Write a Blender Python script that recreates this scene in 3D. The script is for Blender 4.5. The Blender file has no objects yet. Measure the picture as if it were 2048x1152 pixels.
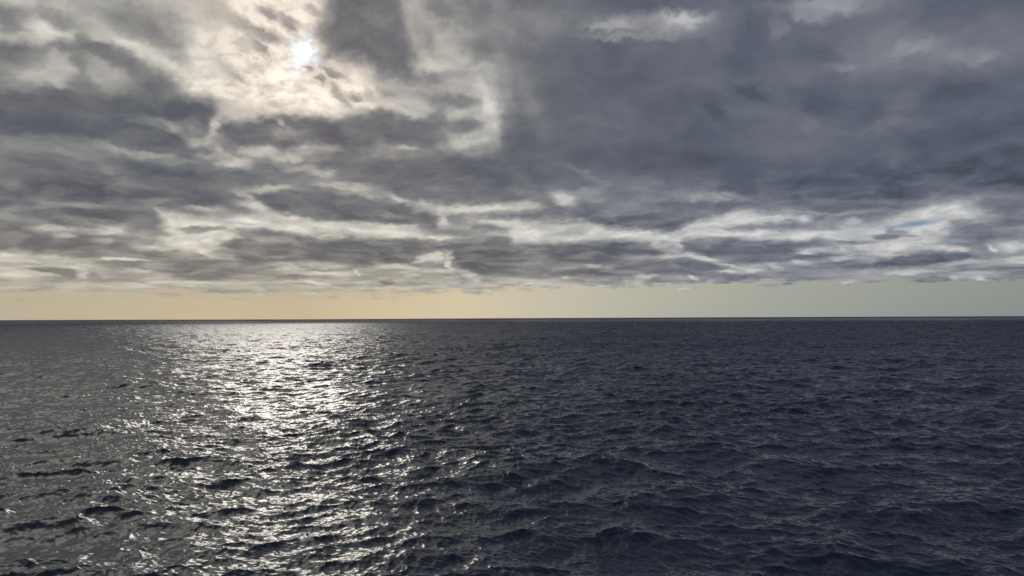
# Open sea under a broken stratocumulus deck, veiled sun upper left.
import bpy, math
import numpy as np
from mathutils import Matrix, Vector

scene = bpy.context.scene
R = math.radians

# ---------------------------------------------------------------- camera
EYE = 16.0                      # ship's deck above the water
PITCH = R(2.322)                # looking slightly up
ROLL = R(0.2238)                # horizon a touch higher on the right
cam_data = bpy.data.cameras.new('camera')
cam_data.sensor_width = 36.0
cam_data.lens = 36.0 * 1480.0 / 2048.0
cam_data.clip_start = 0.5
cam_data.clip_end = 400000.0
cam = bpy.data.objects.new('camera', cam_data)
scene.collection.objects.link(cam)
cam.matrix_world = Matrix.Translation((0, 0, EYE)) @ Matrix.Rotation(math.pi / 2 + PITCH, 4, 'X') @ Matrix.Rotation(-ROLL, 4, 'Z')
scene.camera = cam

# ---------------------------------------------------------------- sun and sky light
SUN_AZ, SUN_EL = R(-15.63), R(20.13)        # azimuth clockwise from +Y
SUN_DIR = Vector((math.sin(SUN_AZ) * math.cos(SUN_EL), math.cos(SUN_AZ) * math.cos(SUN_EL), math.sin(SUN_EL)))

world = bpy.data.worlds.new('World')
scene.world = world
world.use_nodes = True
wt = world.node_tree
wt.nodes.clear()
sky = wt.nodes.new('ShaderNodeTexSky')
sky.sky_type = 'NISHITA'
sky.sun_disc = False
sky.sun_elevation = SUN_EL
sky.sun_rotation = SUN_AZ
sky.altitude = 0
sky.air_density = 1.0
sky.dust_density = 0.6
sky.ozone_density = 1.5
bg = wt.nodes.new('ShaderNodeBackground')
bg.inputs['Strength'].default_value = 0.05
wo = wt.nodes.new('ShaderNodeOutputWorld')
wt.links.new(sky.outputs[0], bg.inputs[0])
wt.links.new(bg.outputs[0], wo.inputs[0])

sun_data = bpy.data.lights.new('sun', 'SUN')
sun_data.energy = 5.0
sun_data.angle = R(18.0)          # veiled by thin cloud
sun_data.color = (0.99, 0.98, 0.97)
sun = bpy.data.objects.new('sun', sun_data)
scene.collection.objects.link(sun)
sun.rotation_euler = SUN_DIR.to_track_quat('Z', 'Y').to_euler()

vs = scene.view_settings
scene.display_settings.display_device = 'sRGB'
vs.view_transform = 'Standard'
vs.look = 'None'
vs.exposure = 0.0
vs.gamma = 1.0
vs.use_curve_mapping = False
scene.cycles.use_denoising = False
scene.cycles.max_bounces = 6
scene.cycles.glossy_bounces = 3
scene.cycles.diffuse_bounces = 1
scene.cycles.transparent_max_bounces = 8
scene.cycles.caustics_reflective = False

# ---------------------------------------------------------------- helpers
def link(o, kind=None, label=None):
    scene.collection.objects.link(o)
    if kind: o['kind'] = kind
    if label: o['label'] = label
    return o

def grid_mesh(name, co, wrap, smooth_shade=True):
    """co: rows x columns x 3 -> quad mesh; wrap closes the columns."""
    nr, nc = co.shape[:2]
    idx = np.arange(nr * nc).reshape(nr, nc)
    nxt = np.roll(idx, -1, 1) if wrap else idx[:, 1:]
    cur = idx if wrap else idx[:, :-1]
    quads = np.stack([cur[:-1], nxt[:-1], nxt[1:], cur[1:]], -1).reshape(-1, 4)
    me = bpy.data.meshes.new(name)
    me.vertices.add(nr * nc)
    me.vertices.foreach_set('co', co.reshape(-1).astype(np.float32))
    n = len(quads)
    me.loops.add(n * 4)
    me.loops.foreach_set('vertex_index', quads.reshape(-1).astype(np.int32))
    me.polygons.add(n)
    me.polygons.foreach_set('loop_start', np.arange(0, n * 4, 4, dtype=np.int32))
    me.polygons.foreach_set('use_smooth', np.full(n, smooth_shade))
    me.update(calc_edges=True)
    return me

def float_attribute(me, name, v):
    at = me.attributes.new(name, 'FLOAT', 'POINT')
    at.data.foreach_set('value', np.ascontiguousarray(v, dtype=np.float32).reshape(-1))

class Tree:
    """small node helper"""
    def __init__(self, name):
        self.mat = bpy.data.materials.new(name)
        self.mat.use_nodes = True
        self.t = self.mat.node_tree
        self.t.nodes.clear()
    def n(self, kind, **kw):
        nd = self.t.nodes.new(kind)
        for k, v in kw.items(): setattr(nd, k, v)
        return nd
    def put(self, sock, v):
        if isinstance(v, bpy.types.NodeSocket): self.t.links.new(v, sock)
        else: sock.default_value = v
    def math(self, op, a, b=0.0, clamp=False):
        nd = self.n('ShaderNodeMath', operation=op, use_clamp=clamp)
        self.put(nd.inputs[0], a); self.put(nd.inputs[1], b)
        return nd.outputs[0]
    def vec(self, op, a, b=(0, 0, 0), s=None):
        nd = self.n('ShaderNodeVectorMath', operation=op)
        self.put(nd.inputs[0], a); self.put(nd.inputs[1], b)
        if s is not None: self.put(nd.inputs['Scale'], s)
        return nd.outputs['Value'] if op in ('DOT_PRODUCT', 'LENGTH') else nd.outputs[0]
    def ramp(self, v, a, b, c=0.0, d=1.0, smoothstep=True):
        nd = self.n('ShaderNodeMapRange', interpolation_type='SMOOTHSTEP' if smoothstep else 'LINEAR')
        self.put(nd.inputs[0], v)
        for i, x in enumerate((a, b, c, d)): self.put(nd.inputs[i + 1], x)
        return nd.outputs[0]
    def mix(self, f, a, b, blend='MIX'):
        nd = self.n('ShaderNodeMix', data_type='RGBA', blend_type=blend)
        self.put(nd.inputs[0], f)
        self.put(nd.inputs[6], (*a, 1) if isinstance(a, tuple) else a)
        self.put(nd.inputs[7], (*b, 1) if isinstance(b, tuple) else b)
        return nd.outputs[2]
    def attr(self, name):
        return self.n('ShaderNodeAttribute', attribute_name=name).outputs['Fac']

# ---------- cloud field: everything in azimuth / elevation (K units per degree) ----------
K = 25.83
def lattice_noise(x, y, seed):
    """2-D gradient noise, about -1..1."""
    r = np.random.RandomState(seed)
    n = 256
    ang = r.rand(n, n).astype(np.float32) * 6.2831853
    gx, gy = np.cos(ang), np.sin(ang)
    xi = np.floor(x).astype(np.int64); yi = np.floor(y).astype(np.int64)
    fx = (x - xi).astype(np.float32); fy = (y - yi).astype(np.float32)
    u = fx * fx * fx * (fx * (fx * 6 - 15) + 10); v = fy * fy * fy * (fy * (fy * 6 - 15) + 10)
    def g(i, j):
        a, b = (xi + i) % n, (yi + j) % n
        return gx[a, b] * (fx - i) + gy[a, b] * (fy - j)
    a0 = g(0, 0) * (1 - u) + g(1, 0) * u
    a1 = g(0, 1) * (1 - u) + g(1, 1) * u
    return (a0 * (1 - v) + a1 * v) * 1.5
def fbm(x, y, seed, octaves=5, gain=0.5):
    s = 0; a = 1.0; t = 0
    for k in range(octaves):
        s = s + a * lattice_noise(x * 2.03 ** k + 17.3 * k, y * 2.03 ** k - 9.1 * k, seed + k)
        t += a; a *= gain
    return s / t * 1.6
def smooth(e0, e1, x):
    t = np.clip((x - e0) / (e1 - e0), 0, 1)
    return t * t * (3 - 2 * t)
def window(X, Y, x0, x1, y0, y1):
    i0, i1 = np.searchsorted(X[0], [x0, x1]); j0, j1 = np.searchsorted(Y[:, 0], [y0, y1])
    return slice(max(j0 - 1, 0), j1 + 1), slice(max(i0 - 1, 0), i1 + 1)
def capsule(px, py, s):
    x0, y0, x1, y1, r = s
    dx, dy = x1 - x0, y1 - y0
    n = math.hypot(dx, dy) or 1e-6
    tx, ty = (dx / n, dy / n) if n > 1e-3 else (1.0, 0.0)
    mx, my = px - (x0 + x1) / 2, py - (y0 + y1) / 2
    t = mx * tx + my * ty; q = -mx * ty + my * tx
    a = n / 2 * 0.8 + r * 0.9
    return (t / a) ** 2 + (q / r) ** 2
def polygon_distance(px, py, pts):
    d = np.full(px.shape, 1e18, dtype=np.float64); inside = np.zeros(px.shape, bool)
    n = len(pts)
    for i in range(n):
        x0, y0 = pts[i]; x1, y1 = pts[(i + 1) % n]
        ex, ey = x1 - x0, y1 - y0
        wx, wy = px - x0, py - y0
        t = np.clip((wx * ex + wy * ey) / (ex * ex + ey * ey + 1e-9), 0, 1)
        d = np.minimum(d, (wx - t * ex) ** 2 + (wy - t * ey) ** 2)
        if y0 != y1:
            c = ((y0 <= py) != (y1 <= py)) & (px < x0 + (py - y0) / (y1 - y0) * ex)
            inside ^= c
    d = np.sqrt(d)
    return np.where(inside, -d, d)
def cloud_brightness(az, el, shapes):
    """az: 1-D degrees (sorted), el: 1-D degrees (sorted). Returns display grey 0..255."""
    A, E = np.meshgrid(az * K, el * K)
    # flattening of cloud features toward the horizon
    e = np.clip(el, 0, 90)
    lap = np.cumsum(np.concatenate([[0], np.diff(e) / (0.20 + 0.030 * np.minimum(e[1:], 30))])) * K
    V = np.repeat(lap[:, None], len(az), 1)
    near = smooth(26, 3, np.repeat(e[:, None], len(az), 1))         # 1 near the horizon
    flat = 0.20 + 0.030 * np.minimum(e, 30)[:, None]
    W1 = fbm(A / 120, V / 120, 11, 4, 0.5); W2 = fbm(A / 120 + 40, V / 120, 23, 4, 0.5)
    W3 = fbm(A / 26, V / 26, 31, 4, 0.55); W4 = fbm(A / 26 + 9, V / 26, 37, 4, 0.55)
    X = A + 10 * W1 + 6.5 * W3
    Y = E + flat * (11 * W2 + 9.0 * W4)
    G = np.full(A.shape, 132.0)
    G += 16 * fbm(A / 300, V / 300, 51, 5)
    for sh in shapes:
        if sh[0] == 'P':
            _, pts, soft, g, op = sh
            xs = [p[0] for p in pts]; ys = [p[1] for p in pts]
            w_ = window(A, E, min(xs) - 30 - 3 * soft, max(xs) + 30 + 3 * soft, min(ys) - 22 - 3 * soft, max(ys) + 22 + 3 * soft)
            d = polygon_distance(X[w_], Y[w_], pts)
            m = smooth(2.3 * soft, -2.3 * soft, d + 0.4 * soft) * op
        else:
            _, s, g, hard, op = sh
            r = s[4]
            w_ = window(A, E, min(s[0], s[2]) - 30 - 4 * r, max(s[0], s[2]) + 30 + 4 * r, min(s[1], s[3]) - 22 - 3 * r, max(s[1], s[3]) + 22 + 3 * r)
            q = capsule(X[w_], Y[w_], s)
            m = np.minimum(1.0, 1.12 * np.exp(-(q / 1.9) ** (1.25 * hard))) * op
        G[w_] = G[w_] * (1 - m) + g * m
    # texture inside the clouds
    T1 = fbm(A / 95, V / 80, 61, 6, 0.58); T2 = fbm(A / 15, V / 13, 71, 4, 0.6)
    T3 = fbm(A / 62 + 0.5 * W1, V / 44 + 0.5 * W2, 91, 5, 0.45) * (1 + 0.3 * near)
    T4 = fbm(A / 150 + 0.5 * W2, V / 95 + 0.5 * W1, 191, 4, 0.42)
    dark = smooth(165, 98, G); rt = smooth(-6 * K, 6 * K, A) * smooth(9, 13, e[:, None])
    G = G + (1 - dark) * (9 * T1 + 5 * T2 + 14 * T3) + dark * (1 - 0.72 * rt) * (7.0 * T1 + 2.0 * T2 + 9 * T3) + dark * rt * 10 * T4
    rows = fbm(A / 58 + 0.5 * W1, V / 38 + 0.4 * W2, 301, 5, 0.45)
    G = G + smooth(13, 6, e[:, None]) * (20 * smooth(-0.25, 0.5, rows) - 11)
    R = fbm(A / 30 + 0.6 * W1, V / 24 + 0.5 * W2, 83, 5, 0.62)
    sun = np.exp(-(((A + 18.0 * K) / (7.5 * K)) ** 2 + ((E - 18.5 * K) / (6 * K)) ** 2) ** 1.5) * smooth(180, 215, G)
    G = G - sun * 40 * np.maximum(R + 0.12, 0) ** 0.9 + sun * 6
    return np.clip(G, 70, 252)

def to_linear(g):
    c = np.clip(np.asarray(g, dtype=np.float64) / 255, 0, 1)
    return np.where(c <= 0.04045, c / 12.92, ((c + 0.055) / 1.055) ** 2.4)
AMB = 0.118
def split_light(G):
    """grey level -> (painted sun glow, painted base shade)"""
    Lm = to_linear(G)
    return np.maximum(Lm - AMB, 0) / 0.93, np.minimum(Lm / AMB, 1.0)

# cloud masses ('P' outline) and streaks ('S' from-to, thickness) in degrees of azimuth and elevation:
# edge softness / brightness / crispness / opacity
SHAPES = [
('P',[(-44.62,27.24),(-0.41,35.73),(-0.5,14.75),(-44.15,10.84)],30,182,1),
('P',[(-44.15,10.84),(45.22,10.35),(44.89,-0.27),(-43.88,0.04)],30,132,1),
('P',[(-44.15,10.84),(-14.64,14.34),(-13.88,11.48),(-19.58,8.66),(-44.05,6.72)],20,118,1),
('P',[(-0.6,35.73),(45.79,26.5),(45.11,6.7),(32.49,8.29),(30.79,8.22),(29.32,7.78),(27.5,7.31),(24.67,7.21),(19.19,7.81),(15.8,8.26),(13.63,9.36),(6.85,9.77),(2.99,9.65),(-0.52,9.3),(-4.79,9.55),(-8.63,10.24),(-11.65,10.83),(-13.89,11.77),(-12.41,12.64),(-4.79,13.16),(-1.67,13.45),(-0.77,15.11),(0.7,19.44),(-0.86,21.54)],20,103,1),
('P',[(-43.97,3.81),(-31.49,4.61),(-22.25,4.96),(-0.93,3.52),(16.09,3.51),(19.29,5.26),(45.01,3.79),(44.89,-0.27),(-43.88,0.04)],9,166,1),
('S',(-35.59,19.38,-33.7,18.74,15.1),138,1,1),
('S',(-32.76,19.83,-31.04,19.16,11.6),140,1,1),
('S',(-29.45,20.61,-26.36,20.2,22.4),146,1,1),
('S',(-27.77,20.75,-25.72,19.92,16.2),138,1,1),
('S',(-25.09,21.03,-23.84,20.19,14.8),146,1,1),
('S',(-22.12,21.62,-19.29,21.65,15),156,1,1),
('S',(-25.45,18.94,-24.01,18.61,16.7),134,1,1),
('S',(-36.62,19.43,-34.27,19.66,10.4),128,1,1),
('S',(-31.79,20.62,-29.45,20.76,7.8),168,1,1),
('S',(-35.82,17.93,-32.02,18.07,8.5),208,1,1),
('S',(-32.02,18.25,-26.01,18.6,9.7),214,1,1),
('S',(-33.43,18.95,-31.74,18.36,9.3),205,1,1),
('S',(-26.32,17.65,-23.06,16.75,15.3),205,1,1),
('S',(-27.27,18.48,-25.04,17.66,8.3),205,1,1),
('S',(-36.57,17.13,-32.84,16.88,20),122,1,1),
('S',(-32.71,17.64,-30.72,17.77,8.7),130,1,1),
('S',(-30.4,18.04,-30.68,15.58,11.3),124,1,1),
('S',(-30.44,18.1,-28.49,18.04,11.3),112,1,1),
('S',(-28.95,17.9,-26.78,17.13,14),116,1,1),
('S',(-33.39,16.84,-31.99,16.63,11.1),140,1,1),
('S',(-36.03,16.06,-32.26,16.12,15.6),138,1,1),
('S',(-28.17,16.75,-25.02,16.35,16.8),122,1,1),
('S',(-29.98,17.36,-28.22,16.48,10.6),165,1,1),
('S',(-30.83,16.03,-30.09,15.51,9.8),118,1,1),
('S',(-33.64,15.64,-31.41,16.19,11.2),176,1,1),
('S',(-31.95,17.16,-31.25,16.59,10.4),176,1,1),
('P',[(-44.24,14.08),(-36.53,15.37),(-33.36,15.16),(-30.82,15.4),(-27.85,16.15),(-26.3,16.29),(-24.69,16.02),(-23.05,15.94),(-21.37,15.91),(-19.92,15.5),(-21.19,15.18),(-21.69,14.51),(-21.61,13.65),(-21.8,12.49),(-23,11.91),(-26.22,11.62),(-28.39,11.81),(-29.89,12.11),(-32.19,12.16),(-44.15,10.52)],9,105,1),
('S',(-26.89,13.91,-24.82,13.66,7.8),142,1,1),
('S',(-24.98,13.64,-23.83,12.8,7),158,1,1),
('S',(-23.83,12.73,-22.18,12.95,8),172,1,1),
('S',(-22.28,13.15,-21.62,14.34,6.2),186,1,1),
('S',(-24.01,13.6,-23.02,13.53,10.6),140,1,1),
('S',(-36.47,12.62,-31.63,12.68,9.6),97,1,1),
('S',(-32.24,15,-30.52,14.75,8.1),101,1,1),
('S',(-36.5,13.73,-33.33,14.08,12.6),103,1,1),
('S',(-26.25,13.21,-24.32,12.55,8.7),108,1,1),
('S',(-29.29,11.95,-27.4,11.38,6.9),165,1,1),
('S',(-27.4,11.38,-24.79,11.48,4.4),158,1,1),
('S',(-33.28,11.26,-29.58,11.69,10),128,1,1),
('S',(-23,11.87,-21.32,11.76,5.4),160,1,1),
('S',(-26.22,11.08,-21.66,11.52,3.6),140,1,1),
('S',(-36.43,10.56,-33.27,10.95,9.6),122,1,1),
('S',(-32.15,9.95,-29.26,10.33,6.8),124,1,1),
('S',(-29.12,10.35,-28.61,10.33,6),138,1,1),
('S',(-32.96,8.81,-26.5,9.01,17.1),99,1,1),
('S',(-36.39,8.72,-33.24,9.36,8.1),118,1,1),
('S',(-27.39,10.5,-24.61,10.39,12.3),101,1,1),
('S',(-24.93,10.16,-21.3,10.28,9),110,1,1),
('S',(-25.23,8.86,-20.27,8.91,12.7),107,1,1),
('S',(-21.98,10.48,-19.18,10.48,11),112,1,1),
('S',(-28.05,9.67,-25.87,9.16,4.4),118,1,1),
('S',(-33.75,7.71,-31.54,7.83,5),135,1,1),
('S',(-32.24,7.77,-29.52,7.71,4.3),156,1,1),
('S',(-29.52,7.71,-27.41,7.52,3.5),140,1,1),
('S',(-31.25,7.19,-26.16,7.04,7.8),108,1,1),
('S',(-27.71,7.33,-24.89,6.97,7.1),116,1,1),
('S',(-36.37,7.95,-33.21,7.92,8.1),112,1,1),
('S',(-36.34,6.71,-33.74,6.91,8.1),130,1,1),
('S',(-35.31,6.22,-33.59,6.25,4.1),165,1,1),
('S',(-33.19,6.47,-32.08,6.22,5.9),140,1,1),
('P',[(-44.02,5.56),(-31.52,6.71),(-26.16,6.9),(-24.88,6.62),(-25.51,5.54),(-30.63,4.44),(-33.15,4.47),(-43.98,3.95)],7,124,1),
('P',[(-25.69,7.69),(-22.94,7.42),(-19.15,7.77),(-16.04,7.64),(-12.38,7.37),(-7.1,7.08),(-4.6,6.11),(-14.58,5.9),(-17.45,6.04),(-18.85,5.78),(-21.25,4.99),(-22.25,4.74),(-25.18,4.86),(-26.13,5.1),(-25.67,6.06),(-25.21,6.78)],6,212,1),
('S',(-33.18,5.99,-30.94,5.96,4.2),182,1,1),
('S',(-31.92,5.57,-30.93,5.56,3.4),184,1,1),
('S',(-29.79,6.19,-27.54,6.14,7.9),190,1,1),
('S',(-30.66,6.47,-29.79,6.36,4.3),150,1,1),
('S',(-29.48,5.33,-28.29,5.39,3.5),162,1,1),
('S',(-36.32,5.47,-33.17,5.5,7.4),122,1,1),
('S',(-33.16,5.02,-30.35,4.92,8.5),118,1,1),
('S',(-27.45,6.25,-25.2,6.12,4.5),146,1.5,1),
('S',(-27.69,5.79,-25.82,5.74,3.6),160,1,1),
('S',(-27.98,5.44,-25.82,5.39,5.3),140,1,1),
('S',(-27.06,5.06,-25.18,5.14,3.6),195,1,1),
('S',(-23.93,8,-21.95,7.9,3.6),172,1,1),
('S',(-24.17,6.41,-21.53,6.56,4.6),148,2,1),
('S',(-20.58,6.38,-17.45,6.27,6.6),160,1,1),
('S',(-21.59,5.55,-19.54,5.4,5.6),165,1.5,1),
('S',(-22.75,5.23,-21.91,4.79,5.5),190,1,1),
('S',(-36.29,4,-31.19,4.09,7.5),204,1,1),
('S',(-33.95,4.01,-32.03,3.93,5),190,1,1),
('S',(-32.05,4.58,-27.97,4.34,3.5),130,1.5,1),
('S',(-36.28,3.57,-32.03,3.6,5),185,1,1),
('S',(-34.72,3.02,-31.46,2.96,5.9),202,1,1),
('S',(-30.9,3.44,-29.88,3.17,6),204,1,1),
('S',(-35.77,3.62,-34.21,3.62,3.3),165,1,1),
('S',(-32.96,3.37,-30.89,3.27,3.8),142,2,1),
('S',(-31.52,3.19,-30.89,2.87,5.1),142,1.5,1),
('S',(-29.73,3.14,-29.38,2.94,6.1),142,1.5,1),
('S',(-32.43,2.73,-31.17,2.73,2.5),165,1,1),
('S',(-30.59,2.61,-26.1,2.71,4.4),155,1.5,1),
('S',(-29.45,3.51,-27.34,3.47,5.3),160,1,1),
('P',[(-28.42,4.67),(-27.37,4.88),(-26.44,5.02),(-25.18,4.93),(-23.89,4.83),(-22.91,4.93),(-22.08,4.53),(-20.56,4.57),(-18.15,4.89),(-17.43,3.02),(-20.21,2.98),(-22.89,2.73),(-25.15,3.04),(-26.11,3.5),(-27.96,3.8),(-29.45,3.85),(-28.27,4.23)],4,136,1),
('S',(-29.16,4.2,-25.8,4.17,2.2),198,1.5,1),
('S',(-27.95,3.39,-26.1,3.37,3.6),182,1,1),
('S',(-26.11,3.85,-24.52,3.65,4.5),150,1,1),
('S',(-23.55,3.67,-21.57,3.54,9.2),130,1,1),
('S',(-22.75,4.94,-21.58,4.54,3.7),200,1.5,1),
('S',(-21.91,4.68,-20.22,4.58,3.7),170,1,1),
('S',(-36.25,2.29,-28.24,2.25,3.4),176,1,1),
('S',(-29.43,2.47,-18.83,2.75,2.7),195,1,1),
('S',(-28.24,2.29,-21.22,2.46,2.7),190,1,1),
('S',(-29.72,2.06,-18.12,2.2,4.6),168,1,1),
('S',(-36.24,1.85,-31.44,1.87,2.9),176,1,1),
('S',(-36.25,2.07,-33.1,2.13,2.1),196,1,1),
('S',(-31.99,1.69,-26.08,1.7,2.6),190,1,1),
('S',(-20.89,3.01,-17.43,3.02,4.7),148,1,1),
('P',[(-20.92,33.95),(-11.78,35.18),(-12.84,23.76),(-14.69,22.55),(-15.34,21.06),(-14.67,19.32),(-12.44,19.07),(-10.74,18.12),(-9.87,16.74),(-10.85,16.05),(-14.28,15.22),(-17.53,14.93),(-19.64,14.97),(-21.19,15.18),(-22.38,15.81),(-24.04,16.23),(-23.75,18.65),(-21.76,20.21)],12,226,1),
('S',(-23.11,20.03,-21.05,17.3,22.2),212,1,1),
('S',(-16.95,21.74,-16.65,21.24,8.5),150,1,1),
('S',(-17.24,22.04,-16.44,21.73,5.1),155,1,1),
('S',(-18.84,22.26,-17.88,21.91,8.4),160,1,1),
('S',(-21.78,21.18,-19.7,20.78,11.8),172,1,1),
('S',(-19.28,20.77,-17.72,20.4,7.7),148,1,1),
('S',(-19.52,19.98,-18.64,19.51,7.7),146,1,1),
('S',(-20.73,19.68,-19.69,19.66,7.7),185,1,1),
('S',(-15.36,22.62,-14.62,22.42,6.8),160,1,1),
('S',(-14.3,18.59,-13.04,18.16,7.2),146,1,1),
('S',(-14.81,17.93,-14.29,17.76,4.5),155,1,1),
('S',(-15.76,18.75,-15.25,18.52,3.6),160,1,1),
('S',(-13.63,17.42,-12.8,16.23,6.4),160,1,1),
('S',(-12.43,16.75,-11.61,16.65,5.5),148,1,1),
('S',(-11.12,17.39,-10.93,16.51,4.6),190,1,1),
('S',(-16.83,17.18,-15.97,17.04,6.3),186,1,1),
('S',(-15.92,16.17,-15.31,16.11,3.6),182,1,1),
('S',(-17.89,15.71,-17,15.6,4.5),196,1,1),
('S',(-19.25,17.48,-18.26,16.89,6.2),204,1,1),
('S',(-20.37,18.05,-18.98,18.53,5.2),196,1,1),
('S',(-15.38,16.07,-14.64,15.62,7.3),236,1,1),
('S',(-16.49,18.42,-16.84,17.36,12.5),244,1,1),
('S',(-15.02,16.97,-14.1,15.98,7.3),238,1,1),
('S',(-11.68,16.36,-9.79,16.38,5.5),236,1,1),
('S',(-17.56,18.66,-18.09,17.93,8.8),240,1,1),
('S',(-20.98,17.65,-20.36,17.37,5.2),180,1,1),
('S',(-22.08,18.53,-21.4,18.27,6.9),190,1,1),
('P',[(-14.8,34.85),(-7.14,35.53),(-8.08,23.07),(-8.04,21.89),(-7.19,21.07),(-7.27,20.03),(-7.42,19.04),(-5.95,18.95),(-4.32,18.56),(-5.17,17.79),(-6.72,17.79),(-8.19,17.59),(-9.03,18.02),(-10.18,17.86),(-11.01,18.87),(-12.44,19.2),(-14.12,19.36),(-14.6,20.28),(-15.12,20.98),(-14.32,22.15)],11,112,1),
('P',[(-7.19,21.41),(-4.59,21.5),(-3.42,19.95),(-1.26,20.15),(-0.41,18.38),(-1.86,16.94),(-0.89,15.66),(-1.28,14.3),(-2.65,13.18),(-4.98,13.38),(-5.17,14.71),(-6.34,16.32),(-8.64,15.42),(-10.85,16.05),(-9.98,17.62),(-9.03,17.84),(-8.19,17.59),(-5.17,17.76),(-4.32,18.56),(-7.11,19.05)],18,174,1),
('S',(-12.45,20.44,-9.42,20.28,16),106,1,1),
('S',(-10.57,22.6,-9.04,22.35,15.6),122,1,1),
('S',(-7.5,22.76,-5.95,20.07,12.4),150,1,1),
('S',(-6.8,19.27,-4.2,19.13,8.2),190,1,1),
('S',(-3.61,23.56,-0.47,21.54,31.7),122,1,1),
('S',(-6.34,23.48,-4.78,22.86,17.4),124,1,1),
('S',(-3.22,20.66,-0.08,20.78,16.2),118,1,1),
('S',(-2.83,19.79,-0.87,20.15,7.3),140,1,1),
('S',(-4.01,18.35,-0.87,19.09,14.7),165,1,1),
('S',(-9.6,17.18,-8.65,16.86,7.4),150,1,1),
('S',(-10.36,16.54,-7.3,15.53,6.5),196,1,1),
('S',(-8.26,17.34,-6.72,17.21,7.4),165,1,1),
('S',(-12.42,15.11,-10.17,15.57,9.3),130,1,1),
('S',(-5.95,16.95,-2.76,16.5,9.4),128,1,1),
('S',(-5.79,16.34,-5.33,14.26,13.2),126,1,1),
('S',(-4.94,14.49,-2.92,15.03,10.5),126,1,1),
('S',(-2.44,17.48,-1.47,14.93,11.3),204,1,1),
('S',(-4.59,15.67,-3.03,15.98,5.7),192,1,1),
('S',(-3.03,15.65,-1.86,15.3,6.6),190,1,1),
('S',(-4.59,13.42,-2.26,13.85,4.8),186,1,1),
('S',(-5.56,13.59,-5.18,13.23,4.8),170,1,1),
('S',(-0.86,21.54,3.07,22.53,26.6),130,1,1),
('S',(-9.03,16.41,-6.34,16.14,7.5),170,1,1),
('P',[(-21.69,14.3),(-19.98,14.45),(-17.53,15),(-15.37,15.04),(-13.72,15),(-11.68,15.51),(-10.17,15.94),(-8.64,15.53),(-6.92,15.33),(-5.76,15.21),(-4.98,13.53),(-6.72,12.97),(-7.49,13.18),(-10.16,13.35),(-12.41,12.57),(-13.89,12.94),(-17.51,12.3),(-19.2,12.55),(-21.34,13.09)],5,114,1),
('S',(-17.42,14.51,-17.28,14.38,3.7),165,1,1),
('S',(-18.05,13.69,-16.09,13.61,7.4),148,1,1),
('S',(-16.08,13,-14.63,13.26,7.4),128,1,1),
('S',(-13.89,12.57,-13.15,11.51,13.2),118,1,1),
('S',(-19.96,12.21,-18.21,12.33,9.2),180,1,1),
('S',(-18.21,11.9,-16.07,12.02,6.5),185,1,1),
('S',(-16.44,12.44,-13.89,12.86,7.5),176,1,1),
('S',(-15.35,12.13,-14.26,12.26,8.4),150,1,1),
('S',(-8.64,13.11,-7.41,13.11,3.8),172,1,1),
('S',(-11.29,12.39,-6.72,12.75,6.7),138,1,1),
('S',(-21.66,11.38,-19.6,11.35,7.3),195,1,1),
('S',(-20.29,11.41,-19.43,11.46,6.4),205,1,1),
('S',(-22,12.4,-21.32,11.76,7.2),170,1,1),
('S',(-19.61,11.59,-17.5,11.29,7.4),150,1,1),
('S',(-19.18,11.05,-17.14,10.77,9.3),118,1,1),
('S',(-17.5,11.44,-14.62,11.22,5.6),150,1,1),
('S',(-19.59,10.28,-17.14,10.52,7.4),114,1,1),
('S',(-17.49,10.57,-15.34,10.39,5.6),125,1,1),
('S',(-19.17,9.47,-16.95,9.87,4.7),184,1,1),
('S',(-15.16,11.23,-13.7,10.86,5.7),165,1,1),
('S',(-14.61,10.27,-9.96,10.06,6.7),186,1,1),
('S',(-12.77,9.67,-10.15,9.38,4.8),170,1,1),
('S',(-9.2,9.48,-8.06,8.97,5.8),192,1,1),
('S',(-7.48,8.87,-6.26,8.85,4.9),182,1,1),
('S',(-20.27,9.27,-19.58,8.95,4.6),160,1,1),
('S',(-19.57,8.48,-18.18,8.18,8.4),208,1,1),
('P',[(-19.41,8.96),(-18.54,9.36),(-16.77,9.66),(-13.87,9.86),(-12.02,9.7),(-10.14,9.15),(-8.63,8.85),(-6.33,8.54),(-6.02,7.86),(-6.91,7.09),(-8.62,7.29),(-10.89,7.48),(-14.59,7.39),(-16.76,7.69),(-18.18,8.18)],5,112,1),
('S',(-15.33,8.84,-12.39,8.76,7.7),120,1,1),
('S',(-10.14,8.06,-8.63,7.9,3.9),132,1,1),
('S',(-9.39,9.96,-4.79,9.28,7.8),112,1,1),
('S',(-5.56,8.47,0.65,8.72,6.9),202,1,1),
('S',(-5.25,7.94,-5.1,7.18,7.9),198,1,1),
('S',(-2.47,7.54,0.64,7.42,6),202,1,1),
('S',(-4.21,7.95,-0.91,8.15,4.9),152,1,1),
('S',(-6.33,6.6,-1.3,6.73,7.9),148,1,1),
('S',(-4.79,7.18,-2.86,7.11,4),160,1,1),
('S',(-1.69,6.61,-0.14,6.61,5),185,1,1),
('S',(-12.38,7.07,-8.62,7.06,3.9),190,1,1),
('S',(-19.14,7.05,-12.38,7.22,5.7),214,1,1),
('S',(-19.15,7.77,-17.47,7.59,5.6),190,1,1),
('S',(-17.82,7.57,-16.04,7.56,4.7),205,1,1),
('S',(-13.49,6.44,-7.48,6.51,3.9),206,1,1),
('S',(-8.05,6.31,-4.6,6.38,2.5),206,1,1),
('S',(-16.39,6.59,-12.75,6.61,5.8),196,1,1),
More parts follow.
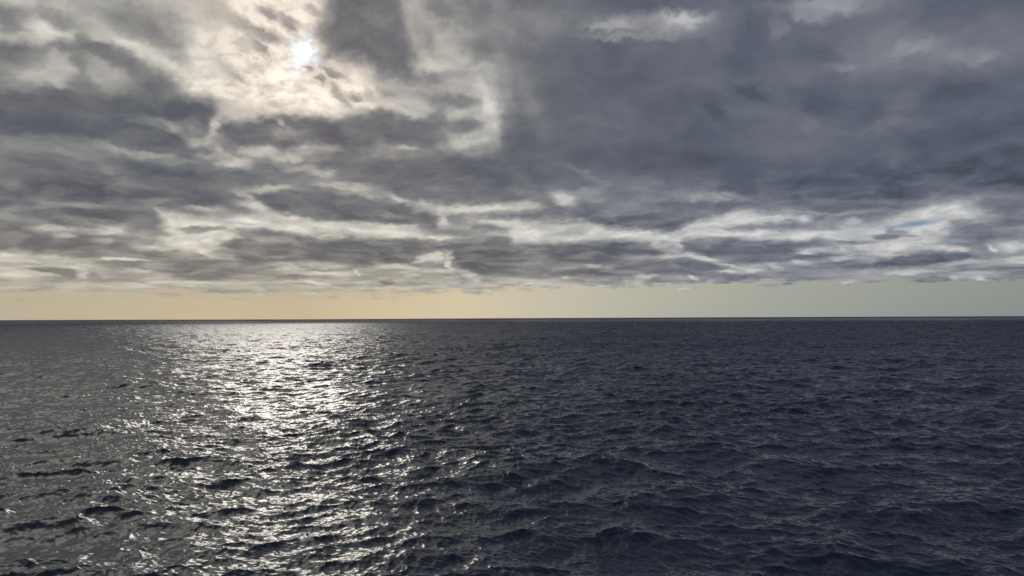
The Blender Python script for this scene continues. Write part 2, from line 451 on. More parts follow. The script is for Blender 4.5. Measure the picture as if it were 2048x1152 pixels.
('P',[(-19.55,6.49),(-18.16,6.72),(-16.93,6.58),(-15.67,6.32),(-14.58,5.93),(-12.38,6.28),(-9.38,6.22),(-6.71,6.13),(-2.86,6.04),(0.01,5.84),(0.01,5.18),(-2.47,5.38),(-5.37,5.26),(-6.71,5.17),(-7.48,4.67),(-9,4.09),(-10.88,3.92),(-12.37,4.05),(-14.21,4.26),(-16.01,3.93),(-17.44,4.28),(-19.11,3.95),(-20.21,3.56),(-20.57,5.01),(-21.59,5.34)],3.5,122,1),
('S',(-19.55,5.76,-16.74,5.84,7.6),145,1,1),
('S',(-16.92,5.84,-16.02,5.68,4.8),160,1,1),
('S',(-14.58,5.97,-13.85,6.06,3.9),190,1,1),
('S',(-18.15,4.67,-17.09,4.62,2.9),160,1,1),
('S',(-15.3,5.51,-9.38,5.42,13.6),116,1,1),
('S',(-12.37,4.81,-9.38,4.66,9.8),118,1,1),
('S',(-20.23,5.02,-17.44,4.9,9.4),132,1,1),
('S',(-19.87,3.75,-17.43,3.43,6.6),150,1,1),
('P',[(-7.78,4.09),(-6.9,4.79),(-6.25,5.14),(-5.56,5.33),(-5.02,4.95),(-5.02,4.41),(-6.33,4.37)],2.5,210,1),
('S',(-7.63,4.17,-5.37,4.34,3.5),142,1.8,1),
('S',(-4.91,5.03,-4.6,3.64,5),200,1.3,1),
('P',[(-5.1,5.72),(-3.63,5.88),(-2.39,5.77),(0.01,5.8),(2.96,5.94),(4.9,6.07),(6.82,6.12),(8.73,6.01),(11.36,5.64),(12.54,5.01),(10.6,4.52),(7.19,4.23),(2.95,4.2),(0.24,3.48),(-2.09,3.26),(-3.64,3.8),(-4.48,4.68)],3.5,112,1),
('S',(0.63,5.26,2.96,5.05,10),124,1,1),
('S',(10.98,5.35,11.91,5.18,5.9),150,1,1),
('S',(10.61,5.74,10.99,5.65,3.9),165,1,1),
('S',(-4.41,3.72,-3.25,3.41,5),170,1,1),
('S',(-17.61,3.98,-16.01,3.71,5.7),184,1,1),
('S',(-15.65,4.08,-13.84,3.89,5.8),186,1,1),
('S',(-15.47,3.6,-12.37,3.75,2.4),158,1.5,1),
('S',(-19.11,3,-15.29,3.12,3.8),152,1.5,1),
('S',(-17.43,3.43,-12.36,3.41,2.4),195,1,1),
('S',(-12.36,3.6,-7.48,3.48,4.9),176,1,1),
('S',(-11.99,3.76,-11.77,3.38,2.9),205,1.5,1),
('S',(-11.32,3.16,-9.37,3.4,6.9),158,1,1),
('S',(-10.05,2.59,-9.22,2.9,4.9),138,1.8,1),
('S',(-6.9,3.41,-4.6,3.37,2.5),158,1.5,1),
('S',(-7.28,2.75,-6.25,2.91,3),165,1.5,1),
('S',(-10.88,4.07,-7.48,4.02,3.9),180,1,1),
('S',(-7.09,3.79,-4.79,3.72,4),190,1,1),
('S',(-3.64,3.26,-2.48,3.1,5),190,1,1),
('S',(-19.1,2.67,-12.36,2.81,2.4),194,1,1),
('S',(-19.1,2.34,-14.19,2.42,3.8),172,1,1),
('S',(-19.09,1.75,-12.36,1.98,2.9),186,1,1),
('S',(-14.19,2.34,-9.37,2.33,2.9),180,1,1),
('S',(-8.61,2.48,-4.79,2.41,2.5),192,1,1),
('S',(4.17,11.9,7.82,10.2,4.9),124,1,1),
('S',(3.37,9.65,6.85,9.54,9.8),146,1,1),
('S',(3.68,9.45,4.61,9.06,7.9),194,1,1),
('S',(-0.13,8.87,2.2,8.59,5.9),182,1,1),
('S',(6.85,9.2,9.13,8.77,7.8),136,1,1),
('S',(0.26,8.18,4.14,8.03,7.9),124,1,1),
('S',(8.76,9.53,15.08,8.74,7.7),130,1,1),
('S',(11.02,8.6,15.44,8.43,7.7),115,1,1),
('S',(14.18,9.04,17.42,8.92,5.7),156,1,1),
('S',(6.85,9.77,13.63,9.39,4.8),128,1,1),
('P',[(-0.13,7.8),(1.42,7.6),(2.97,7.51),(4.91,7.68),(6.06,7.28),(8.73,6.77),(12.12,6.61),(13.6,7.31),(15.43,7.76),(17.23,7.98),(19.19,7.66),(22.05,7.23),(21.35,5.68),(14.32,5.98),(13.21,5.75),(12.84,5.23),(11.36,5.72),(8.73,6.01),(6.82,5.96),(4.9,5.99),(-0.14,5.92)],5,204,1),
('P',[(3.56,8.16),(6.84,8.25),(10.26,8.02),(14.16,7.66),(13.42,7.17),(12.3,6.71),(9.49,6.75),(6.83,7.23),(4.91,7.68)],5,107,1),
('S',(1.42,7.26,6.44,6.66,7.9),180,1,1),
('S',(2.59,7.55,5.29,7.37,4.9),160,1,1),
('S',(15.78,6.82,20,6.65,4.7),150,1,1),
('S',(16.51,7.57,17.93,7.58,5.7),196,1,1),
('S',(7.97,6.63,11.74,6.39,3.9),205,1,1),
('S',(19.18,7.23,20.01,7.26,3.7),200,1,1),
('S',(9.49,6.83,7.97,6.78,3.9),150,1,1),
('S',(-0.14,7,1.03,6.41,6),196,1,1),
('P',[(12.77,5.61),(14.32,5.83),(16.12,5.81),(19.3,5.7),(22.68,5.48),(24.63,4.97),(23.97,4.3),(22.65,3.99),(19.95,3.78),(17.87,3.98),(15.75,4.63),(13.2,5)],3.5,113,1),
('S',(8.33,4.71,12.09,4.57,3.9),150,1,1),
('S',(11.27,4.7,13.28,4.77,3.4),180,1.5,1),
('S',(13.2,4.77,15.74,4.33,3.9),188,1.3,1),
('S',(15.38,4.12,17.09,3.74,2.9),200,1.5,1),
('S',(11.73,5.11,12.65,4.86,4.9),165,1,1),
('P',[(2.18,3.51),(6.04,4.06),(8.71,4.33),(13.2,4.47),(14.29,4.22),(15.74,4),(17.51,3.48),(15.36,3.08),(10.58,3.15),(6.79,2.82),(3.33,3.08)],3.5,122,1),
('S',(-0.15,4.18,6.04,3.98,5),142,1,1),
('S',(5.58,4.1,6.88,4.01,2.5),178,1,1),
('S',(-0.15,3.64,2.56,3.55,5),130,1,1),
('S',(-0.15,3.25,3.33,3.23,4),150,1,1),
('S',(0.23,2.86,4.49,2.91,4),186,1,1),
('S',(0.82,2.71,1.4,2.78,3),205,1,1),
('S',(4.11,3.11,4.68,2.72,4),190,1,1),
('S',(4.87,2.91,8.69,2.76,6),146,1.5,1),
('S',(9.68,3.2,11.14,2.99,3.9),196,1.3,1),
('S',(10.2,2.85,14.27,2.68,5.9),146,1.5,1),
('S',(9.45,2.75,10.2,2.47,3.9),188,1,1),
('S',(12.44,2.75,13.54,2.58,3.9),150,1,1),
('S',(13.55,3.18,13.98,2.95,2.4),200,1,1),
('S',(14.28,3.32,19.25,2.85,5.7),130,1.5,1),
('S',(14.93,2.71,15.21,2.52,2.9),188,1,1),
('S',(15.73,3.52,16.8,3.46,1.9),190,1,1),
('S',(17.86,3.47,19.12,3.36,2.8),190,1,1),
('S',(15.72,2.66,18.9,2.6,3.8),136,1.5,1),
('S',(12.91,2.14,13.54,2.32,2.1),202,1,1),
('S',(17,2.23,17.63,2.33,2.4),198,1,1),
('S',(6.48,2.4,7.09,2.43,1.8),196,1,1),
('S',(0.08,2.05,0.62,2.16,2.2),196,1,1),
('S',(6.02,2.05,6.25,2.13,1.5),185,1,1),
('P',[(21.37,6.98),(23.03,6.46),(25.3,6.62),(27.49,6.9),(29.02,7.47),(30.78,7.73),(32.47,7.58),(33.55,6.84),(34.34,6.07),(33.26,6.22),(32.44,6.44),(31.88,6),(30.88,6.06),(30.43,5.09),(31.42,4.64),(30.7,4.41),(29.24,4.42),(27.43,4.29),(25.88,4.22),(24.63,5.18),(22.68,5.63),(21.01,5.7)],7,198,1),
('S',(19.17,6.65,22.7,6.55,5.6),132,1,1),
('S',(24.66,6.8,25.3,6.83,3.6),180,1,1),
('S',(22.69,6.12,24.64,5.82,5.5),206,1,1),
('S',(19.3,5.91,22.69,5.84,4.6),205,1,1),
('S',(24.65,6.27,26.55,6.16,5.4),202,1,1),
('S',(20.02,7.55,24.03,7.39,2.8),150,1,1),
('S',(29,6.86,30.76,7.07,8.6),205,1,1),
('S',(33.28,6.74,35.39,6.18,9.9),108,1,1),
('S',(33.3,7.51,35.41,7.15,6.6),130,1,1),
('S',(31.26,6.1,32.83,5.47,8.4),126,1.5,1),
('S',(31.99,4.84,34.58,5.42,12.5),120,1.5,1),
('S',(31.56,4.7,33.22,4.54,5.1),130,1,1),
('S',(33.52,5.81,34.33,5.95,6.6),124,1,1),
('S',(26.38,5.66,27.77,5.79,6.2),126,1.5,1),
('S',(27.01,6.14,27.47,5.87,3.5),150,1,1),
('S',(27.62,5.86,28.67,5.46,2.6),155,1,1),
('S',(29.57,5.75,30.72,5.41,4.3),180,1,1),
('S',(28.66,5.02,30.42,4.86,2.2),165,1,1),
('S',(27.15,5.27,29.26,5.23,3.5),190,1,1),
('S',(25.27,5.43,26.52,4.96,7.2),170,1,1),
('S',(23,4.83,25.26,4.6,7.3),184,1,1),
('S',(24.31,5.06,24.94,4.85,3.6),150,1,1),
('S',(25.9,4.92,27.59,4.67,6.2),196,1,1),
('S',(23.66,5.3,25.27,5.29,2.7),130,1,1),
('S',(21.99,4.37,23.96,4.22,5.5),122,1.5,1),
('S',(21.33,4.82,23.32,4.82,4.6),178,1,1),
('S',(20.57,4.2,21.38,3.88,4.7),198,1,1),
('S',(21.33,4.64,22.17,4.68,2.8),202,1,1),
('S',(19.97,4.69,20.64,4.3,7.5),118,1,1),
('S',(19.44,3.79,20.79,3.18,3.8),200,1.3,1),
('S',(21.31,3.85,22.15,3.72,3.7),190,1,1),
('S',(22.64,3.7,26.81,3.73,7.3),118,1.5,1),
('S',(20.63,3.54,22.64,3.41,5.6),124,1,1),
('S',(23.31,4.28,24.61,4.06,3.7),188,1,1),
('S',(24.61,4.34,26.04,4.21,3.6),150,1.5,1),
('S',(24.99,3.98,26.19,4,4.5),165,1,1),
('P',[(26.34,3.92),(27.74,4.21),(28.65,4.34),(30.7,4.35),(31.84,4.49),(32.33,3.94),(31.25,3.72),(29.81,3.52),(27.72,3.32),(26.18,3.44)],2.5,101,1),
('S',(27.74,4.38,28.65,4.41,2.6),170,1,1),
('S',(29.54,4.57,31.56,4.47,2.6),196,1,1),
('S',(32.39,4.16,33.75,3.93,5.9),132,1,1),
('S',(33.5,4.78,35.34,4.42,7.4),190,1,1),
('S',(32.81,4.63,33.08,4.39,3.4),195,1,1),
('S',(33.8,3.96,35.07,3.93,2.5),175,1,1),
('S',(33.74,3.61,35.32,3.57,4.9),196,1,1),
('S',(31.25,3.56,33.2,3.7,2.5),175,1,1),
('S',(19.11,3.22,23.29,2.86,5.6),128,1,1),
('S',(22.97,3.33,25.86,3.11,4.6),150,1,1),
('S',(19.79,2.55,22.62,2.63,4.2),132,1.5,1),
('S',(22.63,2.77,24.58,2.86,5.5),150,1,1),
('S',(24.25,2.27,24.99,2.47,4.5),190,1.5,1),
('S',(25.15,2.36,26.78,2.46,4.5),140,1.5,1),
('S',(25.85,2.69,26.78,2.66,2.7),178,1,1),
('S',(27.09,2.65,28.25,2.72,4.4),140,1.5,1),
('S',(28.01,3,30.09,3.17,2.6),172,1,1),
('S',(28.6,2.37,30.65,2.38,5.2),120,1.5,1),
('S',(28.85,2.81,30.66,2.88,3.5),155,1,1),
('S',(30.88,2.54,31.28,2.33,3.4),198,1.4,1),
('S',(31.5,2.33,35.28,2.18,5),128,1,1),
('S',(32.21,2.47,32.76,2.48,2.5),188,1,1),
('S',(32.9,2.74,33.31,2.66,2.5),180,1,1),
('S',(30.09,3.27,35.3,3.03,5),128,1,1),
('S',(33.18,2.76,35.29,2.65,4.1),140,1,1),
('S',(32.37,3.35,35.05,3.29,2.1),160,1,1),
('S',(25.01,8.17,26.75,8.08,3.6),126,1,1),
('S',(6.19,22.36,14.54,21.37,14),138,1,1),
('S',(5.8,21.9,9.36,21.86,6.2),156,1,1),
('S',(11.94,22.09,14.63,21.99,8.6),178,1,1),
('S',(6.18,21.24,11.93,21.01,5.3),138,1,1),
('S',(20.36,22.03,26.27,21.45,11.4),142,1,1),
('S',(21.32,21.58,23,21.02,8.3),142,1,1),
('S',(19.92,20.95,20.26,20.58,11.8),122,1,1),
('S',(24.59,18.69,34.11,17.39,29),122,1,1),
('S',(26.88,20.57,29.92,20.17,11.1),108,1,1),
('S',(27.75,18.15,29.28,18.15,9.8),146,1,1),
('S',(31.59,17.06,33.41,16.73,9.5),136,1,1),
('S',(23.69,17.64,24.96,17.53,6.8),142,1,1),
('S',(-0.87,19.8,-0.1,17.12,12.9),150,1,1),
('S',(0.3,19.09,2.24,15.09,18.7),122,1,1),
('S',(4.24,22.16,5.6,21.43,8),116,1,1),
('S',(17.02,17.05,19.13,15.99,8),86,1,1),
('S',(15,15.46,15.9,14.86,10.1),88,1,1),
('S',(21.54,15.91,23.37,15.03,15.8),92,1,1),
('S',(30.67,14.95,33.08,14.89,10.5),92,1,1),
('S',(25.62,14,26.88,14.18,9.5),94,1,1),
('S',(21.84,14.06,22.34,13.6,8),113,1,1),
('S',(26.07,13,27.95,13.58,6.9),113,1,1),
('S',(27.67,14.51,29.04,14.87,10.1),111,1,1),
('S',(29.43,12.21,35.55,12.11,18),90,1,1),
('S',(33.92,10.63,35.74,9.62,14.5),84,1,1),
('S',(27.93,12.59,29.4,11.16,11.9),92,1,1),
('S',(20.24,19.26,23.6,18.18,17.1),96,1,1),
('S',(19.52,18.34,17.4,18.22,17.5),93,1,1),
('S',(10.73,16.26,16.22,12.33,27.9),96,1,1),
('S',(4.97,15.41,8.82,14.73,7.6),108,1,1),
('S',(3.01,13.23,17.99,11.13,17.2),94,1,1),
('S',(20.06,9.92,30.82,9.37,19.5),92,1,1),
('S',(30.84,10.02,35.46,8.87,16.5),84,1,1),
('S',(-5.56,12.1,-0.9,11.76,13.6),104,1,1)]
HOLES = [(-21.2,7.14,-19.39,6.97,2.2,0.45),(27.78,6.3,29.53,6.45,3.2,1),(30.57,5.15,31.79,5.02,2.6,0.8),(33.69,3.94,35.07,3.99,2.2,0.6),(24.66,6.62,26.55,6.41,3,0.3)]

# ---------------------------------------------------------------- the sea
def wave_tile(L, n, lo, hi, seed, peak, main, spread, steep):
    """One periodic tile of random sea: heights and sideways drift of the wave crests.
    L metres, n samples, wavelengths lo..hi, mean travel direction main (rad)."""
    rng = np.random.RandomState(seed)
    k1 = np.fft.fftfreq(n, L / n) * 2 * np.pi
    kx, ky = np.meshgrid(k1, k1)
    k = np.hypot(kx, ky); k[0, 0] = 1
    lam = 2 * np.pi / k
    th = np.arctan2(ky, kx)
    D = 0
    for m, w, p in zip(main, (1.0, 0.55), (spread, spread)):
        c = np.cos(th - m)
        D = D + w * np.where(c > 0, np.abs(c) ** (2 * p), 0)
    D = D + 0.05
    kp = 2 * np.pi / peak
    S = np.exp(-1.0 * (kp / k) ** 2) * k ** -3.5 * D
    S *= smooth(lo * 0.8, lo * 1.25, lam) * smooth(hi * 1.2, hi * 0.8, lam)
    S[0, 0] = 0
    z = (rng.randn(n, n) + 1j * rng.randn(n, n)) * np.sqrt(S)
    h = np.fft.ifft2(z)
    dx = np.fft.ifft2(1j * kx / k * z); dy = np.fft.ifft2(1j * ky / k * z)      # pulls the crests together
    sx = np.fft.ifft2(1j * kx * z).real
    sy = np.fft.ifft2(1j * ky * z).real
    sc = steep / math.sqrt((sx ** 2 + sy ** 2).mean())      # rms slope of this band
    return L, n, h.real * sc, dx.real * sc, dy.real * sc

def sample_tile(tile, x, y, rot=0.0):
    L, n, h, dx, dy = tile
    c, s = math.cos(rot), math.sin(rot)
    u = (c * x + s * y) / L * n; v = (-s * x + c * y) / L * n
    i = np.floor(u).astype(np.int64); j = np.floor(v).astype(np.int64)
    fu = (u - i); fv = (v - j)
    i0, i1, j0, j1 = i % n, (i + 1) % n, j % n, (j + 1) % n
    out = []
    for a in (h, dx, dy):
        out.append((a[j0, i0] * (1 - fu) + a[j0, i1] * fu) * (1 - fv) + (a[j1, i0] * (1 - fu) + a[j1, i1] * fu) * fv)
    H, X, Y = out
    return H, c * X - s * Y, s * X + c * Y

def build_water():
    rad = [3.0, 6, 10, 14, 18, 21, 23.5, 25.5]
    while rad[-1] < 480: rad.append(rad[-1] + max(0.07, 0.0021 * rad[-1]))
    while rad[-1] < 3200: rad.append(rad[-1] + max(1.35, 0.0011 * rad[-1]))
    while rad[-1] < 90000: rad.append(rad[-1] * 1.02 + 3)
    rad = np.array(rad)
    fine = np.arange(-37.5, 37.5001, 0.043)
    side = 37.5 + np.cumsum(np.concatenate([np.full(220, 0.12), np.linspace(0.15, 4.2, 60)])); side = side[side < 179]
    az = np.radians(np.concatenate([-side[::-1], fine, side, [180.0]]))
    Az, Rr = np.meshgrid(az, rad)
    x = Rr * np.sin(Az); y = Rr * np.cos(Az)
    z = np.zeros_like(x); ox = np.zeros_like(x); oy = np.zeros_like(x)
    wind = math.radians(-97)
    tiles = (
        (wave_tile(557.0, 1024, 9.0, 200.0, 5, 26.0, (wind + 0.5, wind - 0.7), 3.0, 0.105), 0.0, 4000, 9000, 1.1),
        (wave_tile(173.0, 1024, 1.5, 9.0, 8, 26.0, (wind + 0.35, wind - 0.7), 2.2, 0.19), 0.31, 520, 1000, 1.25),
        (wave_tile(33.0, 512, 0.33, 1.5, 9, 26.0, (wind + 0.2, wind - 0.8), 1.8, 0.18), -0.53, 110, 300, 1.1),
    )
    coarse = smooth(60, 78, np.abs(np.degrees(Az)))
    for tile, rot, f0, f1, chop in tiles:
        w = smooth(f1, f0, Rr) * (1 - coarse * (0.0 if tile[0] > 500 else 1.0))
        # patchiness: gusts make some areas rougher
        g = 1.0 + 0.28 * fbm(x / 75 + tile[0], y / 75, 7, 3)
        h, a, b = sample_tile(tile, x, y, rot)
        z += h * w * g; ox += a * w * chop * g; oy += b * w * chop * g
    far = smooth(8000, 20000, Rr)
    co = np.stack([x + ox * 1.0, y + oy * 1.0, z * (1 - far)], -1)
    co[0, :, :] = (0, 0, 0); 
    me = grid_mesh('water', co[:, ::-1], True)
    o = link(bpy.data.objects.new('water', me), 'structure', 'dark navy choppy open sea reaching the horizon')
    m = Tree('sea_water')
    geo = m.n('ShaderNodeNewGeometry')
    pos = geo.outputs['Position']
    flat = m.vec('MULTIPLY', pos, (1, 1, 0))
    dist = m.vec('LENGTH', flat)
    def slope(scale, stretch, ang, detail, rough, amount):
        mp = m.n('ShaderNodeMapping')
        m.put(mp.inputs['Vector'], pos)
        mp.inputs['Rotation'].default_value = (0, 0, ang)
        mp.inputs['Scale'].default_value = (scale * stretch, scale, scale * 0.7)
        nz = m.n('ShaderNodeTexNoise')
        m.put(nz.inputs['Vector'], mp.outputs[0])
        nz.inputs['Scale'].default_value = 1.0
        nz.inputs['Detail'].default_value = detail
        nz.inputs['Roughness'].default_value = rough
        c = m.vec('SUBTRACT', nz.outputs['Color'], (0.5, 0.5, 0.5))
        c = m.vec('MULTIPLY', c, (1, 1.15, 0))
        return m.vec('SCALE', c, s=amount)
    ripple = slope(6.0, 0.45, 0.35, 2.5, 0.6, m.ramp(dist, 90, 500, 0.22, 0.0))
    fine_ = slope(1.9, 0.36, -0.25, 3.0, 0.65, m.math('MULTIPLY', m.ramp(dist, 90, 320, 0.08, 0.5), m.ramp(dist, 400, 1500, 1.0, 0.0)))
    mid_ = slope(0.35, 0.45, 0.2, 3.0, 0.6, m.math('MULTIPLY', m.ramp(dist, 350, 1000, 0.0, 0.55), m.ramp(dist, 1500, 6000, 1.0, 0.3)))
    nn = m.vec('ADD', geo.outputs['Normal'], ripple)
    nn = m.vec('ADD', nn, fine_)
    nn = m.vec('ADD', nn, mid_)
    nn = m.vec('NORMALIZE', nn)
    p = m.n('ShaderNodeBsdfPrincipled')
    p.inputs['Base Color'].default_value = (0.005, 0.018, 0.052, 1)
    p.inputs['IOR'].default_value = 1.333
    far_rough = m.ramp(dist, 5000, 14000, 0.0, 0.22)
    m.put(p.inputs['Roughness'], m.math('ADD', far_rough, m.ramp(m.math('LOGARITHM', dist, 10.0), math.log10(90), math.log10(1600), 0.17, 0.40)))
    m.put(p.inputs['Normal'], nn)
    out = m.n('ShaderNodeOutputMaterial')
    m.t.links.new(p.outputs[0], out.inputs[0])
    me.materials.append(m.mat)
    return o

# ---------------------------------------------------------------- the cloud deck
BASE = 1000.0                    # height of the cloud base, metres
def build_clouds():
    units = lambda s: ('P', [(a * K, b * K) for a, b in s[1]], *s[2:]) if s[0] == 'P' else ('S', tuple(v * K for v in s[1][:4]) + (s[1][4],), *s[2:])
    az = np.linspace(-42, 42, 1900)
    el = np.concatenate([np.arange(1.0, 12, 0.035), np.arange(12, 28, 0.045)])
    # beyond the painted sector the same deck carries on, coarser
    az_all = np.concatenate([np.arange(-180, -42, 0.8), az, np.arange(42.8, 180, 0.8)])
    el_all = np.concatenate([el, np.arange(28.2, 89.6, 0.6)])
    G = cloud_brightness(az_all, el_all, [units(s) for s in SHAPES])
    A, E = np.meshgrid(az_all, el_all)
    # overhead and behind: plain broken grey deck
    r_ = 1 / np.tan(np.radians(E)); px, py = r_ * np.sin(np.radians(A)), r_ * np.cos(np.radians(A))
    plain = 112 + 30 * smooth(10, -30, A) * smooth(-150, -100, A) + 34 * fbm(px * 1.3 + 7, py * 1.3, 141, 5)  # left side painted brighter to lighten the sea's dark wave faces
    out = np.maximum(smooth(37.5, 42, np.abs(A)), smooth(24.5, 28.5, E))
    G = G * (1 - out) + plain * out
    # brightness added out of view, above left of the sun, to lift the sea
    side_boost = np.exp(-(((A + 36) / 21) ** 2 + ((E - 37) / 15) ** 2)) * smooth(24.5, 30, E)
    side_boost_l = smooth(-38, -66, A) * smooth(-110, -60, A) * smooth(5, 10, E) * smooth(60, 30, E)
    lit = np.maximum(side_boost, side_boost_l * 0.6)
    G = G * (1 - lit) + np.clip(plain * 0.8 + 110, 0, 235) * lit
    T, S = split_light(np.clip(G, 60, 252))  # painted cloud brightness split into sun glow and base grey, both emitted
    T = T * (1 + 2.0 * side_boost)
    # ragged lower edge of the deck, and a few holes
    rag = 0.6 * fbm(A * K / 90, E * K / 12, 151, 5) + 0.30 * fbm(A * K / 20, E * K / 7, 161, 4)
    left = smooth(6, -12, A)
    edge = 2.50 - 0.42 * left
    body = smooth(edge - 0.2 - 0.5 * left, edge + 0.28 + 0.3 * left, E + rag)
    for x0, y0, x1, y1, r, op in HOLES:
        w1 = fbm(A * K / 30, E * K / 8, 171, 3) * 3
        q = capsule(A * K + w1, E * K + w1 * 0.4, (x0 * K, y0 * K, x1 * K, y1 * K, r))
        body = body * (1 - np.minimum(1, 1.3 * op) * np.exp(-(q / 2.6) ** 1.5))
    T = T * body; S = S * body
    # bluish sun glow painted on the deck in small ragged patches
    wx = 17 * fbm(A * K / 30, E * K / 30, 201, 5, 0.6); wy = 17 * fbm(A * K / 30 + 30, E * K / 30, 211, 5, 0.6)
    sa_, se_ = math.degrees(SUN_AZ) * K, math.degrees(SUN_EL) * K
    near_sun = smooth(200, 100, np.hypot(A * K - sa_, E * K - se_))
    px1, py1 = np.where(near_sun > 0, A * K + wx - sa_, 1e4), E * K + wy - se_
    patch = np.zeros_like(G)
    for x0, y0, x1, y1, r_c, v in ((-16, -28, 4, -2, 11, 0.9), (4, 6, 14, 26, 9, 0.8), (8, -14, 30, -27, 8, 0.8), (-22, -6, -8, 2, 7, 0.5)):
        patch = np.maximum(patch, v * np.exp(-capsule(px1, py1, (x0, y0, x1, y1, r_c)) / 1.8))
    patch *= smooth(0.25, 0.6, T)
    # where the sun gets through: judged where its light lands on the water
    ca, sa = np.cos(np.radians(A)), np.sin(np.radians(A))
    rng_ = BASE / np.tan(np.radians(E))
    off = BASE / math.tan(SUN_EL)
    fx = rng_ * sa - off * math.sin(SUN_AZ); fy = rng_ * ca - off * math.cos(SUN_AZ)
    fr = np.hypot(fx, fy); fa = np.degrees(np.arctan2(fx, fy))
    n1 = fbm(fx / 700, fy / 700, 181, 4)
    gap = smooth(750, 1500, fr) * smooth(2500, 2150, fr + 120 * n1) * smooth(12, 4, np.abs(fa + 14.5 + 2 * n1)) * smooth(-500, 0, fy)
    thin = (0.092 + 0.05 * n1) * (1 + 4.0 * smooth(-14, -26, fa) * smooth(20, 60, fr))  # hand-set sun let-through, raised at left to widen the glitter
    thin = thin * smooth(3000, 2100, fr) * smooth(55, 30, np.abs(fa + 15.5) * smooth(20, 200, fr)) * (1 - 0.75 * smooth(-9, 3, fa) * smooth(30, 90, fr) * smooth(0, 30, fy))
    through = np.clip(np.maximum(thin, gap * 0.85), 0.01, 1)
    cover = body * (1 - through)
    # emission painted darker to cancel world sky light leaking through the deck
    leak = (body - cover) * (0.17 * np.exp(-((A - math.degrees(SUN_AZ)) / 17) ** 2) + 0.04)
    z = BASE - 25.0 * np.clip((150 - G) / 60, -1, 1)      # thick cloud hangs lower
    rr = z / np.tan(np.radians(E))
    co = np.stack([rr * sa, rr * ca, z + 0 * A], -1)
    me = grid_mesh('clouds', co, True)
    float_attribute(me, 'painted_glow', T)
    float_attribute(me, 'painted_shade', S)
    float_attribute(me, 'cover', cover)
    float_attribute(me, 'sun_patch', patch)
    float_attribute(me, 'leak_offset', leak)
    o = link(bpy.data.objects.new('clouds', me), 'stuff', 'broken grey stratocumulus deck with bright gaps around the veiled sun')
    m = Tree('cloud')
    geo = m.n('ShaderNodeNewGeometry')
    d = m.vec('NORMALIZE', geo.outputs['Position'])
    sep = m.n('ShaderNodeSeparateXYZ'); m.put(sep.inputs[0], d)
    azn = m.math('ARCTAN2', sep.outputs[0], sep.outputs[1])
    eln = m.math('ARCSINE', sep.outputs[2])
    right = m.ramp(azn, R(-14), R(22))
    low = m.ramp(eln, R(9), R(2.5))
    ang = m.math('ARCCOSINE', m.vec('DOT_PRODUCT', d, tuple(SUN_DIR)))
    def gauss(width):
        q = m.math('DIVIDE', ang, R(width))
        return m.math('EXPONENT', m.math('MULTIPLY', m.math('MULTIPLY', q, q), -1.0))
    amb = m.mix(right, (.118, .121, .137), (.105, .118, .160))
    amb = m.mix(m.math('MULTIPLY', low, m.math('SUBTRACT', 1.0, right)), amb, (.130, .121, .120))
    glow = m.mix(right, (.99, .945, .78), (.94, .93, .835))
    glow = m.mix(m.math('MULTIPLY', low, 0.6), glow, m.mix(right, (1.0, .925, .73), (.94, .925, .82)))
    ns = gauss(8.5)
    glow = m.mix(ns, glow, (1.24, 1.06, .85))
    core = m.vec('SCALE', (0.25, 0.7, 1.15), s=m.attr('sun_patch'))
    glow = m.vec('ADD', glow, core)
    light = m.vec('SCALE', glow, s=m.attr('painted_glow'))
    shade = m.vec('SCALE', amb, s=m.attr('painted_shade'))
    col = m.vec('ADD', light, shade)
    col = m.vec('SUBTRACT', col, m.vec('SCALE', (1.17, 1.03, 0.81), s=m.attr('leak_offset')))
    col = m.vec('MAXIMUM', col, (0.0, 0.0, 0.0))
    em = m.n('ShaderNodeEmission'); m.put(em.inputs['Color'], col)
    tr = m.n('ShaderNodeBsdfTransparent')
    thr = m.math('SUBTRACT', 1.0, m.attr('cover'))
    cc = m.n('ShaderNodeCombineXYZ')
    for i in range(3): m.put(cc.inputs[i], thr)
    m.put(tr.inputs['Color'], cc.outputs[0])
    ad = m.n('ShaderNodeAddShader')
    m.t.links.new(em.outputs[0], ad.inputs[0]); m.t.links.new(tr.outputs[0], ad.inputs[1])
    ot = m.n('ShaderNodeOutputMaterial'); m.t.links.new(ad.outputs[0], ot.inputs[0])
    m.mat.cycles.emission_sampling = 'NONE'
    me.materials.append(m.mat)
    return o

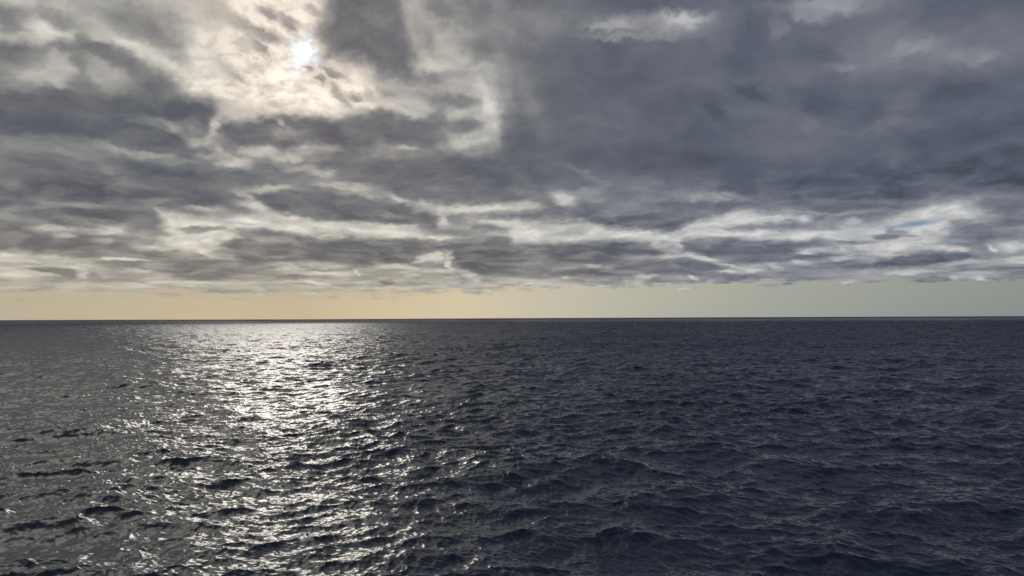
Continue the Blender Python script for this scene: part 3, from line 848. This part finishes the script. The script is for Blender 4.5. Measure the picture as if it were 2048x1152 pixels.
# ---------------------------------------------------------------- clear air low over the horizon
def build_sky():
    Rs = 120000.0
    el = np.concatenate([np.linspace(-3, 12, 40), np.linspace(14, 89.5, 30)])
    az = np.arange(-180, 180, 2.0)
    A, E = np.radians(np.meshgrid(az, el))
    co = np.stack([Rs * np.cos(E) * np.sin(A), Rs * np.cos(E) * np.cos(A), Rs * np.sin(E)], -1)
    me = grid_mesh('sky', co, True)
    o = link(bpy.data.objects.new('sky', me), 'structure', 'pale cream clear sky low over the horizon')
    m = Tree('clear_air')
    geo = m.n('ShaderNodeNewGeometry')
    d = m.vec('NORMALIZE', geo.outputs['Position'])
    sep = m.n('ShaderNodeSeparateXYZ'); m.put(sep.inputs[0], d)
    azn = m.math('ARCTAN2', sep.outputs[0], sep.outputs[1])
    eln = m.math('ARCSINE', sep.outputs[2])
    cr = m.n('ShaderNodeValToRGB')
    m.put(cr.inputs[0], m.ramp(azn, R(-36), R(36), smoothstep=False))
    stops = STRIP
    while len(cr.color_ramp.elements) < len(stops): cr.color_ramp.elements.new(0.5)
    for e_, (p_, c_) in zip(cr.color_ramp.elements, stops): e_.position = p_; e_.color = (*c_, 1)
    up = m.ramp(eln, R(2.0), R(9))
    col = m.mix(up, cr.outputs[0], (0.12, 0.22, 0.40))
    col = m.mix(m.ramp(eln, R(8.5), R(11.5)), col, (0.0, 0.0, 0.0))
    col = m.mix(m.ramp(eln, R(0.0), R(2.6)), m.mix(1.0, col, HORIZON_TINT, 'MULTIPLY'), col)
    em = m.n('ShaderNodeEmission'); m.put(em.inputs['Color'], col)
    tr = m.n('ShaderNodeBsdfTransparent')
    tr.inputs['Color'].default_value = (0.20, 0.19, 0.17, 1)      # dimming added to curb world sky glare and leak through the deck
    ad = m.n('ShaderNodeAddShader')
    m.t.links.new(em.outputs[0], ad.inputs[0]); m.t.links.new(tr.outputs[0], ad.inputs[1])
    ot = m.n('ShaderNodeOutputMaterial'); m.t.links.new(ad.outputs[0], ot.inputs[0])
    m.mat.cycles.emission_sampling = 'NONE'
    me.materials.append(m.mat)
    return o

STRIP = [(0.0, (.32, .295, .235)), (0.28, (.21, .225, .20)), (0.45, (.41, .37, .29)), (0.56, (.365, .36, .315)), (0.77, (.28, .295, .27)), (1.0, (.20, .228, .225))]
HORIZON_TINT = (0.85, 0.98, 1.08)
build_sky()
build_clouds()
build_water()
